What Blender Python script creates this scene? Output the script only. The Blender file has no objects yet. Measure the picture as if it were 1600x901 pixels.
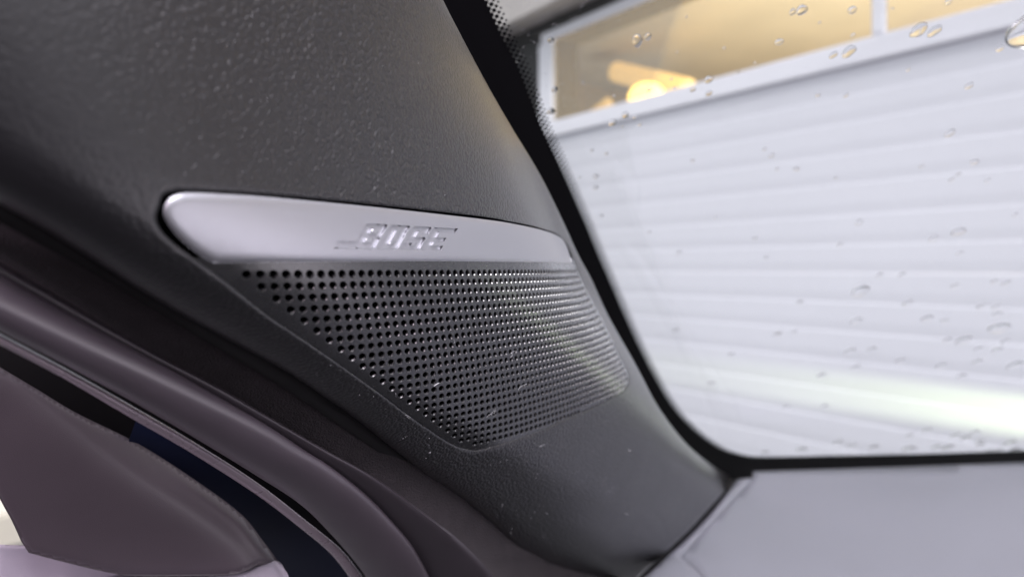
import bpy, bmesh, math, random
import numpy as np
from mathutils import Vector, Matrix
from mathutils.geometry import delaunay_2d_cdt
random.seed(7); rng = np.random.default_rng(7)
scene = bpy.context.scene
COL = scene.collection
R = math.radians
FOC = 1066.67          # focal length in pixels of the 1600 px wide photograph
V0 = 419.0             # row of the horizon
CAMZ = 1.15

# ------------------------------------------------------------------ camera
cam = bpy.data.cameras.new('camera'); camo = bpy.data.objects.new('camera', cam); COL.objects.link(camo)
camo.location = (0, 0, CAMZ); camo.rotation_euler = (R(90), 0, 0)
cam.sensor_width = 36; cam.lens = 24; cam.shift_y = (V0 - 450.5) / 1600
cam.clip_start = .01; cam.clip_end = 200
cam.dof.use_dof = True; cam.dof.focus_distance = .236; cam.dof.aperture_fstop = 8.0
scene.camera = camo

# ------------------------------------------------------------------ sky and lights
SUN_EL, SUN_AZ = 58.0, 172.0       # azimuth of the sun measured clockwise from +Y
w = bpy.data.worlds.new('World'); scene.world = w; w.use_nodes = True
nt = w.node_tree; bg = nt.nodes['Background']
sky = nt.nodes.new('ShaderNodeTexSky'); sky.sky_type = 'NISHITA'; sky.sun_disc = False
sky.sun_elevation = R(SUN_EL); sky.sun_rotation = R(SUN_AZ); sky.air_density = 1.0; sky.dust_density = 4.0; sky.ozone_density = 1.5
hs = nt.nodes.new('ShaderNodeHueSaturation'); hs.inputs['Saturation'].default_value = .35; nt.links.new(sky.outputs[0], hs.inputs['Color']); nt.links.new(hs.outputs[0], bg.inputs[0]); bg.inputs[1].default_value = .10
sl = bpy.data.lights.new('sun', 'SUN'); sl.energy = 1.5; sl.angle = R(18); sl.color = (.97, .95, 1)
so = bpy.data.objects.new('sun', sl); COL.objects.link(so)
sd = Vector((math.sin(R(SUN_AZ))*math.cos(R(SUN_EL)), math.cos(R(SUN_AZ))*math.cos(R(SUN_EL)), math.sin(R(SUN_EL))))
so.rotation_euler = sd.to_track_quat('Z', 'Y').to_euler(); so.location = sd*5
def area(name, loc, target, sx, sy, power, col):
    l = bpy.data.lights.new(name, 'AREA'); l.shape = 'RECTANGLE'; l.size = sx; l.size_y = sy; l.energy = power; l.color = col
    o = bpy.data.objects.new(name, l); COL.objects.link(o); o.location = loc
    o.rotation_euler = (Vector(loc) - Vector(target)).to_track_quat('Z', 'Y').to_euler(); return o
area('overhead_fill', (.13, -.16, CAMZ+.34), (-.05, .22, CAMZ-.05), .30, .16, 1.5, (.99, .90, 1))  # added fill from above for the seals and strip, no lamp seen there
area('side_daylight_fill', (-.47, .0, CAMZ+.36), (-.16, .25, CAMZ-.08), .36, .2, 2.6, (1, .80, .95))  # added area lamp standing in for daylight from the driver's side
area('low_side_fill', (-.62, -.42, CAMZ+.10), (-.10, .2, CAMZ), .5, .3, 1.3, (1, .80, .95))  # added fill from the left for the rolled edge of the trim
area('rear_fill', (-.24, -.38, CAMZ+.31), (-.12, .22, CAMZ-.03), .34, .12, .8, (1, .82, .96))  # added fill behind the camera to bring out the seal highlight
area('low_right_fill', (.85, .0, CAMZ-.38), (-.08, .22, CAMZ-.04), .6, .45, 1.1, (.96, .89, 1))  # added fill low on the right, below the window sill, for the seals
hl = bpy.data.lights.new('headlamp_beam', 'SPOT'); hl.energy = 27; hl.color = (.84, 1, .50); hl.spot_size = R(118); hl.spot_blend = .35; hl.shadow_soft_size = .03
ho = bpy.data.objects.new('headlamp_beam', hl); COL.objects.link(ho)
scene.view_settings.view_transform = 'Standard'; scene.view_settings.look = 'None'
scene.view_settings.exposure = 1.0; scene.view_settings.gamma = 1

# ------------------------------------------------------------------ frames of reference
F = Vector((.8, .6, 0)); L = Vector((-.6, .8, 0)); UP = Vector((0, 0, 1))   # car forward, car left
def car(s, l, z): return F*s + L*l + UP*z
def W(u, v, d): return ((u-800)/FOC*d, d, (V0-v)/FOC*d + CAMZ)
def WA(u, v, d): return np.stack([(u-800)/FOC*d, d, (V0-v)/FOC*d + CAMZ], 1)

# ------------------------------------------------------------------ tags, materials, mesh helpers
def tag(o, label=None, cat=None, group=None, kind=None):
    if label: o['label'] = label
    if cat: o['category'] = cat
    if group: o['group'] = group
    if kind: o['kind'] = kind
    return o
def empty(name, loc, label, cat, group=None):
    o = bpy.data.objects.new(name, None); COL.objects.link(o); o.location = loc; o.empty_display_size = .02
    bpy.context.view_layer.update()
    return tag(o, label, cat, group)
def link(name, me, mat, parent=None):
    o = bpy.data.objects.new(name, me); COL.objects.link(o)
    if mat: me.materials.append(mat)
    if parent is not None:
        o.parent = parent; o.matrix_parent_inverse = Matrix.Translation(-total_loc(parent))
    return o
def total_loc(p):
    return p.matrix_basis.translation.copy() if p.parent is None else Vector((0,0,0)) + total_loc_parent(p)
def total_loc_parent(p):
    # mesh parts are built in world coordinates: their own origin stays at the world's
    return Vector((0, 0, 0))
def meshof(name, V, Fc, smooth=True):
    me = bpy.data.meshes.new(name); me.from_pydata([tuple(map(float, p)) for p in V], [], [tuple(map(int, f)) for f in Fc])
    me.validate(); me.update()
    if smooth: me.polygons.foreach_set('use_smooth', [True]*len(me.polygons))
    return me
def mat(name, col, rough=.5, metal=0, spec=.5, bump=None, coat=0, noise=None, emis=None, sheen=0, ior=1.5, civ=1.5):
    m = bpy.data.materials.new(name); m.use_nodes = True; n = m.node_tree.nodes; lk = m.node_tree.links
    b = n['Principled BSDF']; b.inputs['Base Color'].default_value = (*col, 1); b.inputs['Roughness'].default_value = rough
    b.inputs['Metallic'].default_value = metal; b.inputs['IOR'].default_value = ior; b.inputs['Specular IOR Level'].default_value = spec; b.inputs['Coat Weight'].default_value = coat; b.inputs['Coat Roughness'].default_value = rough*.9; b.inputs['Coat IOR'].default_value = civ
    if sheen: b.inputs['Sheen Weight'].default_value = sheen; b.inputs['Sheen Roughness'].default_value = .5
    if emis: b.inputs['Emission Color'].default_value = (*emis[0], 1); b.inputs['Emission Strength'].default_value = emis[1]
    tc = n.new('ShaderNodeTexCoord')
    if noise:            # (scale, amount): uneven colour and gloss
        nz = n.new('ShaderNodeTexNoise'); nz.inputs['Scale'].default_value = noise[0]; nz.inputs['Detail'].default_value = 6
        lk.new(tc.outputs['Object'], nz.inputs['Vector'])
        mx = n.new('ShaderNodeMix'); mx.data_type = 'RGBA'; mx.inputs[6].default_value = (*[c*(1-noise[1]) for c in col], 1); mx.inputs[7].default_value = (*[min(1, c*(1+noise[1])) for c in col], 1)
        lk.new(nz.outputs['Fac'], mx.inputs[0]); lk.new(mx.outputs[2], b.inputs['Base Color'])
        mr = n.new('ShaderNodeMapRange'); mr.inputs['To Min'].default_value = max(.02, rough-.08); mr.inputs['To Max'].default_value = rough+.08
        lk.new(nz.outputs['Fac'], mr.inputs['Value']); lk.new(mr.outputs[0], b.inputs['Roughness'])
    if bump:             # list of (kind, scale, distance)
        prev = None
        for kind, sc, dist in bump:
            if kind == 'leather':
                nz = n.new('ShaderNodeTexNoise'); nz.inputs['Scale'].default_value = sc*.9; nz.inputs['Detail'].default_value = 3
                lk.new(tc.outputs['Object'], nz.inputs['Vector'])
                va = n.new('ShaderNodeVectorMath'); va.operation = 'MULTIPLY_ADD'; va.inputs[1].default_value = (.9/sc,)*3
                lk.new(nz.outputs['Color'], va.inputs[0]); lk.new(tc.outputs['Object'], va.inputs[2])
                t = n.new('ShaderNodeTexVoronoi'); t.feature = 'SMOOTH_F1'; t.inputs['Scale'].default_value = sc; t.inputs['Smoothness'].default_value = .7
                lk.new(va.outputs[0], t.inputs['Vector']); out = t.outputs['Distance']
                mm = n.new('ShaderNodeMath'); mm.operation = 'POWER'; mm.inputs[1].default_value = 1.6; lk.new(out, mm.inputs[0])
                m2 = n.new('ShaderNodeMath'); m2.operation = 'MULTIPLY'; m2.inputs[1].default_value = -1.6; lk.new(mm.outputs[0], m2.inputs[0]); out = m2.outputs[0]
                # the moulded grain is deep towards the windscreen and shallow on the cabin side
                sx_ = n.new('ShaderNodeSeparateXYZ'); lk.new(tc.outputs['Object'], sx_.inputs[0])
                gr_ = n.new('ShaderNodeMapRange'); gr_.inputs['From Min'].default_value = -.085; gr_.inputs['From Max'].default_value = -.03; gr_.inputs['To Min'].default_value = .16; gr_.inputs['To Max'].default_value = 1.0
                lk.new(sx_.outputs[0], gr_.inputs['Value']); m3 = n.new('ShaderNodeMath'); m3.operation = 'MULTIPLY'; lk.new(out, m3.inputs[0]); lk.new(gr_.outputs[0], m3.inputs[1]); out = m3.outputs[0]
            else:
                t = n.new('ShaderNodeTexNoise'); t.inputs['Scale'].default_value = sc; t.inputs['Detail'].default_value = 4
                lk.new(tc.outputs['Object'], t.inputs['Vector']); out = t.outputs['Fac']
            bp = n.new('ShaderNodeBump'); bp.inputs['Distance'].default_value = dist; bp.inputs['Strength'].default_value = 1
            lk.new(out, bp.inputs['Height'])
            if prev: lk.new(prev.outputs[0], bp.inputs['Normal'])
            prev = bp
        lk.new(prev.outputs[0], b.inputs['Normal'])
    return m
M = {}
M['trim'] = mat('grained_black_plastic', (.009, .0088, .0104), .39, spec=.5, ior=1.42, coat=1, civ=1.4, bump=[('leather', 860, .00054), ('noise', 5000, .00001)], noise=(30, .12))
M['flange'] = mat('coarse_flocked_trim', (.038, .032, .036), .8, spec=.25, bump=[('noise', 1400, .0012)], noise=(120, .35))
M['grille'] = mat('matt_black_grille', (.006, .006, .0075), .27, spec=.5, ior=1.5, coat=1, civ=1.6, noise=(200, .15), bump=[('noise', 4000, .00001)])
M['void'] = mat('black_foam', (.002, .002, .002), .95, spec=.05)
M['silver'] = mat('satin_silver', (.40, .405, .435), .42, metal=.8, noise=(900, .03), bump=[('noise', 6000, .00001)])
M['rubber'] = mat('door_seal_rubber', (.078, .064, .078), .36, spec=.8, noise=(60, .12), bump=[('noise', 2500, .00003)])
M['lip'] = mat('seal_lip_rubber', (.040, .033, .040), .40, spec=.5, noise=(60, .12), bump=[('noise', 2500, .00003)])
M['chrome'] = mat('gloss_channel_trim', (.36, .30, .34), .28, metal=.3, noise=(90, .08))
M['sail'] = mat('grey_mirror_cover_plastic', (.060, .049, .058), .34, spec=.5, noise=(50, .1), bump=[('noise', 3500, .00012)])
M['blue'] = mat('dark_blue_car_paint', (.006, .009, .032), .5, spec=.15)
M['dark'] = mat('black_gap_fill', (.006, .005, .006), .7, spec=.2)  # near-black fill for gaps that lie in shade
M['sill'] = mat('door_top_plastic', (.16, .145, .175), .5, noise=(40, .08), bump=[('noise', 3000, .0001)])
M['dash'] = mat('grey_dashboard_skin', (.175, .178, .208), .55, spec=.5, noise=(35, .07), bump=[('noise', 2200, .00015)])
M['dash2'] = mat('grey_dashboard_end_skin', (.165, .16, .185), .55, spec=.5, noise=(35, .07), bump=[('noise', 2200, .00015)])
M['frit'] = mat('black_ceramic_enamel', (.004, .004, .005), .55, spec=.15)
M['door'] = mat('white_lacquered_steel', (.84, .845, .90), .42, noise=(1.3, .03))
M['frame'] = mat('white_window_frame', (.90, .90, .95), .4, noise=(3, .03))
M['lintel'] = mat('pale_concrete_lintel', (.50, .47, .45), .85, noise=(6, .12))
M['gap'] = mat('dark_reveal', (.06, .06, .06), .85, noise=(4, .2))
M['render'] = mat('grey_rendered_wall', (.52, .52, .58), .9, noise=(5, .1))
M['tan'] = mat('warm_interior_wall', (.62, .50, .33), .8, noise=(2, .18))
M['ochre'] = mat('ochre_inner_frame', (.34, .25, .11), .7)
M['tanlight'] = mat('warm_interior_ceiling', (.72, .66, .56), .8, noise=(1.5, .15))
M['lamp'] = mat('lit_warm_lamp', (1, .8, .4), .5, emis=((1, .60, .13), 3.6))
M['tube'] = mat('lit_warm_tube', (1, .8, .4), .5, emis=((1, .62, .24), .55))
M['ground'] = mat('wet_grey_asphalt', (.09, .09, .095), .35, noise=(3, .4), bump=[('noise', 60, .01)])
M['lint'] = mat('pale_lint', (.42, .42, .44), .8)
M['headliner'] = mat('grey_headliner_cloth', (.22, .21, .22), .9, noise=(200, .2))
M['pale'] = mat('pale_render', (.62, .65, .70), .8, noise=(2, .08))
M['beige'] = mat('beige_window_ledge', (.52, .49, .42), .6, noise=(5, .1))
def glassmat(name, refl=1.0, tint=(1, 1, 1)):
    m = bpy.data.materials.new(name); m.use_nodes = True; n = m.node_tree.nodes; lk = m.node_tree.links
    n.remove(n['Principled BSDF']); out = n['Material Output']
    tr = n.new('ShaderNodeBsdfTransparent'); tr.inputs[0].default_value = (*tint, 1)
    gl = n.new('ShaderNodeBsdfGlossy'); gl.inputs['Roughness'].default_value = .01
    fr = n.new('ShaderNodeFresnel'); fr.inputs[0].default_value = 1.45
    mu = n.new('ShaderNodeMath'); mu.operation = 'MULTIPLY'; mu.inputs[1].default_value = refl; lk.new(fr.outputs[0], mu.inputs[0])
    mx = n.new('ShaderNodeMixShader'); lk.new(mu.outputs[0], mx.inputs[0]); lk.new(tr.outputs[0], mx.inputs[1]); lk.new(gl.outputs[0], mx.inputs[2]); lk.new(mx.outputs[0], out.inputs[0])
    return m
M['glass'] = glassmat('windscreen_glass', .15, (.985, .992, .99))
M['pane'] = glassmat('window_pane_glass', .6, (.95, .95, .93))
wm = bpy.data.materials.new('rain_water'); wm.use_nodes = True; wb = wm.node_tree.nodes['Principled BSDF']
wb.inputs['Transmission Weight'].default_value = 1; wb.inputs['IOR'].default_value = 1.33; wb.inputs['Roughness'].default_value = .0; wb.inputs['Base Color'].default_value = (1, 1, 1, 1)
M['water'] = wm

# ------------------------------------------------------------------ pillar surface: one raked, rolled sheet (fitted to the hole rows)
PC = [.83254902, 1.09219491, -3.15644722, 4.36460821, -1.81068860]
PIT, X0, PZ, AX, AD, K0, K1 = 3.5172781e-3, -.0651975850, 3.1185026e-3, .873129907, 1.74721885, -1.27592787, 1.56398173e-3
W00, D0 = 1.56694917e-3, .162
_a = np.linspace(-140, 190, 6600); _t = np.clip(_a, -5, 66)/50
_th = sum(PC[k]*_t**k for k in range(5))
sm = lambda x: np.clip(x, 0, 1)**2*(3-2*np.clip(x, 0, 1))
_th = _th*(1-sm((_a-66)/6)) + R(71)*sm((_a-66)/6)
_h = _a[1]-_a[0]
def _cum(y):
    c = np.concatenate([[0], np.cumsum((y[1:]+y[:-1])/2*_h)]); return c - np.interp(0, _a, c)
PX = X0 + PIT*_cum(np.cos(_th)); PD = D0 + PIT*_cum(np.sin(_th))
_w = np.linspace(-.5, .9, 4000); _s = sm((_w+.022)/.030)
_sx = .42 + (AX-.42)*_s; _sd = .64 + (AD-.64)*_s
def _cw(y):
    c = np.concatenate([[0], np.cumsum((y[1:]+y[:-1])/2*(_w[1]-_w[0]))]); return c - np.interp(0, _w, c)
SX, SD = _cw(_sx), _cw(_sd); 
def pillar_point(i, j):                     # hole lattice -> world position (x, d, w)
    w_ = j*PZ + W00; a = i + K0*j + K1*j*j
    return np.interp(a, _a, PX) + np.interp(w_, _w, SX), np.interp(a, _a, PD) + np.interp(w_, _w, SD), w_
def pillar_depth(u, v):
    u = np.asarray(u, float); v = np.asarray(v, float)
    ku = (u-800)/FOC; kv = (v-V0)/FOC
    def g(d):
        w_ = kv*d; x = ku*d - np.interp(w_, _w, SX); a = np.interp(x, PX, _a)
        return np.interp(a, _a, PD) + np.interp(w_, _w, SD) - d
    ds = np.linspace(.06, 1.1, 300); res = np.full(u.shape, np.nan); pg = g(np.full(u.shape, ds[0])); 
    lo = np.full(u.shape, np.nan)
    for k in range(1, len(ds)):
        cg = g(np.full(u.shape, ds[k])); hit = np.isnan(lo) & (pg > 0) & (cg <= 0)
        lo[hit] = ds[k-1]; pg = cg
    miss = np.isnan(lo); lo[miss] = .3; hi = lo + (ds[1]-ds[0])
    for _ in range(18):
        mid = (lo+hi)/2; p = g(mid) > 0; lo = np.where(p, mid, lo); hi = np.where(p, hi, mid)
    r = (lo+hi)/2
    if miss.any(): print('pillar_depth misses', int(miss.sum()), u[miss][:3], v[miss][:3])
    return r

# ------------------------------------------------------------------ 2-D helpers
def spline(pts, n=None, step=6.0, closed=False):
    P = np.array(pts, float); 
    if closed: P = np.vstack([P[-1], P, P[0], P[1]])
    else: P = np.vstack([2*P[0]-P[1], P, 2*P[-1]-P[-2]])
    out = []
    for k in range(1, len(P)-2):
        p0, p1, p2, p3 = P[k-1:k+3]
        for t in np.linspace(0, 1, 24, endpoint=False)[:, None]:
            out.append(.5*((2*p1)+(-p0+p2)*t+(2*p0-5*p1+4*p2-p3)*t*t+(-p0+3*p1-3*p2+p3)*t**3))
    if not closed: out.append([P[-2]])
    else: out.append([out[0][0]] if np.ndim(out[0]) > 1 else [out[0]])
    out = np.vstack([np.reshape(o, (1, 2)) for o in out])
    s = np.concatenate([[0], np.cumsum(np.hypot(*np.diff(out, axis=0).T))])
    if n is None: n = max(4, int(s[-1]/step))
    q = np.linspace(0, s[-1], n+1 if closed else n)
    if closed: q = q[:-1]
    return np.stack([np.interp(q, s, out[:, 0]), np.interp(q, s, out[:, 1])], 1)
def inside(P, poly):
    x, y = P[:, 0], P[:, 1]; r = np.zeros(len(P), bool); n = len(poly)
    for i in range(n):
        x1, y1 = poly[i]; x2, y2 = poly[(i+1) % n]
        if y1 == y2: continue
        c = ((y1 > y) != (y2 > y)) & (x < (x2-x1)*(y-y1)/(y2-y1)+x1); r ^= c
    return r
def pdist(P, poly, closed=True):
    best = np.full(len(P), 1e9); n = len(poly)
    for i in range(n if closed else n-1):
        a = poly[i]; b = poly[(i+1) % n]; ab = b-a; t = np.clip(((P-a)@ab)/max(ab@ab, 1e-12), 0, 1)
        d = np.hypot(P[:, 0]-(a[0]+t*ab[0]), P[:, 1]-(a[1]+t*ab[1])); best = np.minimum(best, d)
    return best
def triangulate(outline, holes, grid, extra=None, clear=.45):
    """constrained triangulation in the plane -> points, triangles, index lists of the loops"""
    outline = np.array(outline); allv = [outline]; edges = []; base = 0; loops = []
    for lp in [outline]+holes:
        n = len(lp); edges += [(base+k, base+(k+1) % n) for k in range(n)]; loops.append(list(range(base, base+n))); base += n
    allv += [np.array(h) for h in holes]
    x0, y0 = outline.min(0); x1, y1 = outline.max(0)
    gx, gy = np.meshgrid(np.arange(x0+grid/2, x1, grid), np.arange(y0+grid/2, y1, grid*.87)); gx = gx + (np.arange(gx.shape[0]) % 2)[:, None]*grid/2
    G = np.stack([gx.ravel(), gy.ravel()], 1); G = G[inside(G, outline)]
    for h in holes:
        h = np.array(h); bb = (G[:, 0] > h[:, 0].min()-grid) & (G[:, 0] < h[:, 0].max()+grid) & (G[:, 1] > h[:, 1].min()-grid) & (G[:, 1] < h[:, 1].max()+grid)
        if bb.any():
            k = np.where(bb)[0]; bad = inside(G[k], h) | (pdist(G[k], h) < grid*clear); G = np.delete(G, k[bad], 0)
    G = G[pdist(G, outline) > grid*clear]
    if extra is not None: G = np.vstack([G, extra])
    allv.append(G); A = np.vstack(allv)
    r = delaunay_2d_cdt([Vector(p) for p in A], edges, [], 0, 1e-7)
    P = np.array([tuple(p) for p in r[0]]); T = np.array([f for f in r[2] if len(f) == 3])
    Cn = P[T].mean(1); ok = inside(Cn, outline)
    for h in holes:
        h = np.array(h); k = np.where(ok & (Cn[:, 0] > h[:, 0].min()) & (Cn[:, 0] < h[:, 0].max()) & (Cn[:, 1] > h[:, 1].min()) & (Cn[:, 1] < h[:, 1].max()))[0]
        if len(k): ok[k[inside(Cn[k], h)]] = False
    T = T[ok]
    area2 = (P[T[:, 1], 0]-P[T[:, 0], 0])*(P[T[:, 2], 1]-P[T[:, 0], 1])-(P[T[:, 1], 1]-P[T[:, 0], 1])*(P[T[:, 2], 0]-P[T[:, 0], 0])
    T = np.where((area2 < 0)[:, None], T[:, ::-1], T)
    omap = {}
    for newi, orig in enumerate(r[3]):
        for o_ in orig: omap[o_] = newi
    loops = [[omap[i] for i in lp] for lp in loops]
    return P, T, loops
def sheet(name, outline, holes, grid, depth, m, parent=None, thick=.002, clear=.45):
    """a moulded panel: surface with real thickness; depth(P) gives metres along the camera's axis for the reference outline"""
    P, T, loops = triangulate(outline, holes, grid, clear=clear)
    d = depth(P); V = WA(P[:, 0], P[:, 1], d); n = len(V)
    Vb = WA(P[:, 0], P[:, 1], d+thick)
    Fc = [tuple(t) for t in T] + [tuple(t[::-1]+n) for t in T]
    for lp in loops:
        k = len(lp)
        for i in range(k): a, b = lp[i], lp[(i+1) % k]; Fc.append((a, b, b+n, a+n))
    me = meshof(name, np.vstack([V, Vb]), Fc)
    return link(name, me, m, parent)
def ribbon(name, top, bot, prof, dfun, m, parent=None, n=110, ns=22, back=.006, dbot=None):
    """a moulding swept between two edge lines; prof(s) is relief in metres, s 0 at the top line, dfun(t) its depth along the run"""
    A = spline(top, n); B = spline(bot, n); t = np.linspace(0, 1, n); V = []; dA = dfun(t); dB = dA if dbot is None else dbot(t)
    S = np.linspace(0, 1, ns)
    for s in S:
        P = A*(1-s)+B*s; d0 = dA*(1-s)+dB*s; V.append(WA(P[:, 0], P[:, 1], d0+prof(s)*(d0/.15)**.5))
    for s in (1, 0):
        P = A*(1-s)+B*s; d0 = dA*(1-s)+dB*s; V.append(WA(P[:, 0], P[:, 1], d0+(max(prof(0), prof(1))+back)*(d0/.15)**.5))
    V = np.array(V); k = len(V); Fc = []
    idx = lambda a, b: (a % k)*n+b
    for a in range(k):
        for b in range(n-1): Fc.append((idx(a, b), idx(a+1, b), idx(a+1, b+1), idx(a, b+1)))
    Fc.append(tuple(idx(a, 0) for a in range(k))[::-1]); Fc.append(tuple(idx(a, n-1) for a in range(k)))
    me = meshof(name, V.reshape(-1, 3), Fc); o = link(name, me, m, parent); me.set_sharp_from_angle(angle=R(50)); return o

# ------------------------------------------------------------------ outlines read off the photograph
E1 = [(-70,278),(0,318),(60,352),(130,395),(215,450),(300,500),(380,543),(450,582),(550,650),(610,697),(662,737),(719,775),(775,823),(822,868),(865,888),(940,900),(1010,912)]
E2 = [(665,-60),(692,0),(720,55),(760,130),(800,200),(842,270),(877,340),(904,399),(922,432),(952,496),(993,569),(1029,636),(1070,690),(1110,725),(1147,748)]
E3 = [(1147,749),(1120,781),(1080,825),(1040,862),(1000,896),(985,912)]
HH = [(249,322),(244,340),(252,360),(273,381),(303,403),(330,423),(360,446),(416,491),(454,517),(516,559),(600,619),(635,646),(689,683),(710,695),(724,700),(742,702),(760,698),(795,688),(849,669),(894,650),(925,637),(950,625),(967,616),(979,605),(983,594),(981,580),(970,560),(958,532),(947,510),(938,492),(922,462),(904,425),(896,405),(888,386),(879,373),(865,363),(833,353),(798,346),(760,339),(700,332),(600,321),(500,311),(400,303),(320,299),(275,299),(254,306)]
ST = [(334,411),(308,396),(281,373),(262,350),(255,331),(261,314),(276,304),(300,301),(350,303),(400,306),(500,315),(600,325),(700,336),(760,343),(800,349),(850,360),(876,371),(886,385),(893,411)]
SB = [(893,411),(860,410),(800,409),(700,408),(600,408),(500,409),(400,410),(334,411)]
e1 = spline(E1, step=7); e2 = spline(E2, step=6); e3 = spline(E3, step=6)
hole = spline(HH, step=4.5, closed=True)
trim_out = np.vstack([e1, e3[::-1][1:], e2[::-1][1:], [[300, -60]], [[-70, -60]]])

# ------------------------------------------------------------------ pillar trim
pillar = empty('pillar_trim', W(600, 600, .25), 'black grained windscreen pillar cover that surrounds the speaker grille', 'pillar trim')
def trim_depth(P):
    d = pillar_depth(P[:, 0], P[:, 1]) - .0016
    x = pdist(P, e1, False)*d/FOC; Rr = .013
    q = np.clip(x/Rr, 0, 1); d = d + Rr*.75*(1-np.sqrt(np.clip(1-(1-q)**2, 0, 1)))
    xh = pdist(P, hole)*d/FOC
    low = sm((P[:, 1]-640)/40)*sm((P[:, 0]-700)/60); rr = .0011 + .0022*low
    q = np.clip(xh/rr, 0, 1); d = d + rr*.9*(1-np.sqrt(np.clip(1-(1-q)**2, 0, 1)))
    xe = pdist(P, e2, False)*d/FOC; q = np.clip(xe/.003, 0, 1); d = d + .002*(1-np.sqrt(np.clip(1-(1-q)**2, 0, 1)))
    return d
# rings of points near the rolled edges keep the roundings clean
def offset_ring(poly, o, closed=True, side=None):
    t = np.roll(poly, -1, 0)-np.roll(poly, 1, 0); nrm = np.stack([-t[:, 1], t[:, 0]], 1); nrm /= np.hypot(*nrm.T)[:, None]+1e-9
    return poly+nrm*o
_sheet_extra = []
def trim_mesh():
    ex = []
    out_side = -1
    for o in (1.2, 2.6, 4.4, 7):
        for sgn in (-1, 1):
            r = offset_ring(hole, sgn*o); r = r[~inside(r, hole)]; r = r[pdist(r, hole) > o*.85]; r = r[inside(r, trim_out)]; r = r[pdist(r, trim_out) > 1.5]
            ex.append(r)
    for o in (1.5, 3.5, 6.5, 11, 17):
        for sgn in (-1, 1):
            for c in (e1, e2):
                r = offset_ring(c, sgn*o)[2:-2]; r = r[inside(r, trim_out)]; r = r[~inside(r, hole)]; r = r[(pdist(r, hole) > 8.5)]; r = r[pdist(r, trim_out) > o*.85]
                ex.append(r)
    ex = np.vstack(ex)
    P, T, loops = triangulate(trim_out, [hole], 6.5, extra=ex, clear=.3)
    d = trim_depth(P); V = WA(P[:, 0], P[:, 1], d); n = len(V); Vb = WA(P[:, 0], P[:, 1], d+.0028)
    Fc = [tuple(t) for t in T]; lpf = []
    for lp in loops:
        k = len(lp)
        for i in range(k): a, b = lp[i], lp[(i+1) % k]; Fc.append((a, b, b+n, a+n))
    me = meshof('panel', np.vstack([V, Vb]), Fc); 
    return me
panel = link('panel', trim_mesh(), M['trim'], pillar)

sheet('leak_backing', np.array([(-70,-60),(640,-60),(760,200),(860,400),(960,600),(1060,740),(960,880),(860,905),(700,780),(450,610),(150,430),(-70,310)], float), [], 30, lambda P: pillar_depth(P[:, 0], P[:, 1]) + .013, M['dark'], pillar, .002)  # unseen sheet added behind the trim to stop light leaking through
# ------------------------------------------------------------------ speaker cover: perforated grille and silver strip
speaker = empty('speaker_cover', W(620, 520, .23), 'perforated black tweeter cover with an engraved silver strip set into the pillar trim', 'speaker cover')
ho_out = offset_ring(hole, 0)
cen = hole.mean(0)
def grow(poly, o):
    a = offset_ring(poly, o); b = offset_ring(poly, -o)
    return a if pdist(a[:1], poly)[0] > 0 and not inside(a[:1], poly)[0] else b
gr_px = grow(spline(HH, step=5, closed=True), 4.0)
# grille outline in lattice space
def to_lattice(P):
    d = pillar_depth(P[:, 0], P[:, 1]); w_ = (P[:, 1]-V0)/FOC*d; x = (P[:, 0]-800)/FOC*d - np.interp(w_, _w, SX)
    a = np.interp(x, PX, _a); j = (w_-W00)/PZ
    return np.stack([a - K0*j - K1*j*j, j], 1)
def pix(i, j):
    x, d, w_ = pillar_point(i, j); return np.stack([800+FOC*x/d, V0+FOC*w_/d], -1)
keep = gr_px[gr_px[:, 1] > 404]
start = np.argmin(keep[:, 0] + (keep[:, 1] > 420)*5)
# order: the loop runs anticlockwise from the upper left; cut it at the strip
idx = np.where(gr_px[:, 1] > 404)[0]
brk = np.where(np.diff(idx) > 1)[0]
if len(brk): idx = np.concatenate([idx[brk[0]+1:], idx[:brk[0]+1]])
low = gr_px[idx]
if low[0, 0] > low[-1, 0]: low = low[::-1]
topl = np.stack([np.linspace(low[-1, 0], low[0, 0], 90)[1:-1], np.full(88, 402.)], 1)
g_out = to_lattice(np.vstack([low, topl]))
holes = []; cents = []
ring = hole
NS = 12
ang = np.linspace(0, 2*math.pi, NS, endpoint=False)
rc, rh = .385, .30
allij = [(i, j) for j in range(23) for i in range(j if j < 22 else 23, 110)]
IJ = np.array(allij, float); pp = pix(IJ[:, 0], IJ[:, 1])
okk = inside(pp, hole) & (pdist(pp, hole) > np.where(IJ[:, 0]-IJ[:, 1] < 6, 4.5, 2.4)) & inside(IJ, g_out) & (pdist(IJ, g_out) > .75)
IJ = IJ[okk]
for i, j in IJ: holes.append(np.stack([i+rc*np.cos(ang), j+rc*np.sin(ang)], 1))
print('holes', len(holes))
gx = []
P, T, loops = triangulate(g_out, holes, 1.0, clear=.42)
def lat_xyz(P, back=0.):
    e = .02
    p0 = np.stack(pillar_point(P[:, 0], P[:, 1]), 1); pi = np.stack(pillar_point(P[:, 0]+e, P[:, 1]), 1); pj = np.stack(pillar_point(P[:, 0], P[:, 1]+e), 1)
    n = np.cross(pi-p0, pj-p0); n /= np.linalg.norm(n, axis=1)[:, None]; 
    sgn = np.sign((n*p0).sum(1)); n *= sgn[:, None]          # pointing away from the viewer side = into the pillar
    q = p0 + n*np.reshape(back, (-1, 1)) if np.ndim(back) else p0 + n*back
    return np.stack([q[:, 0], q[:, 1], CAMZ-q[:, 2]], 1)
dd = pix(P[:, 0], P[:, 1])
V = [lat_xyz(P)]; Fc = [tuple(t) for t in T]; base = len(P)
HC = IJ
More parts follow.
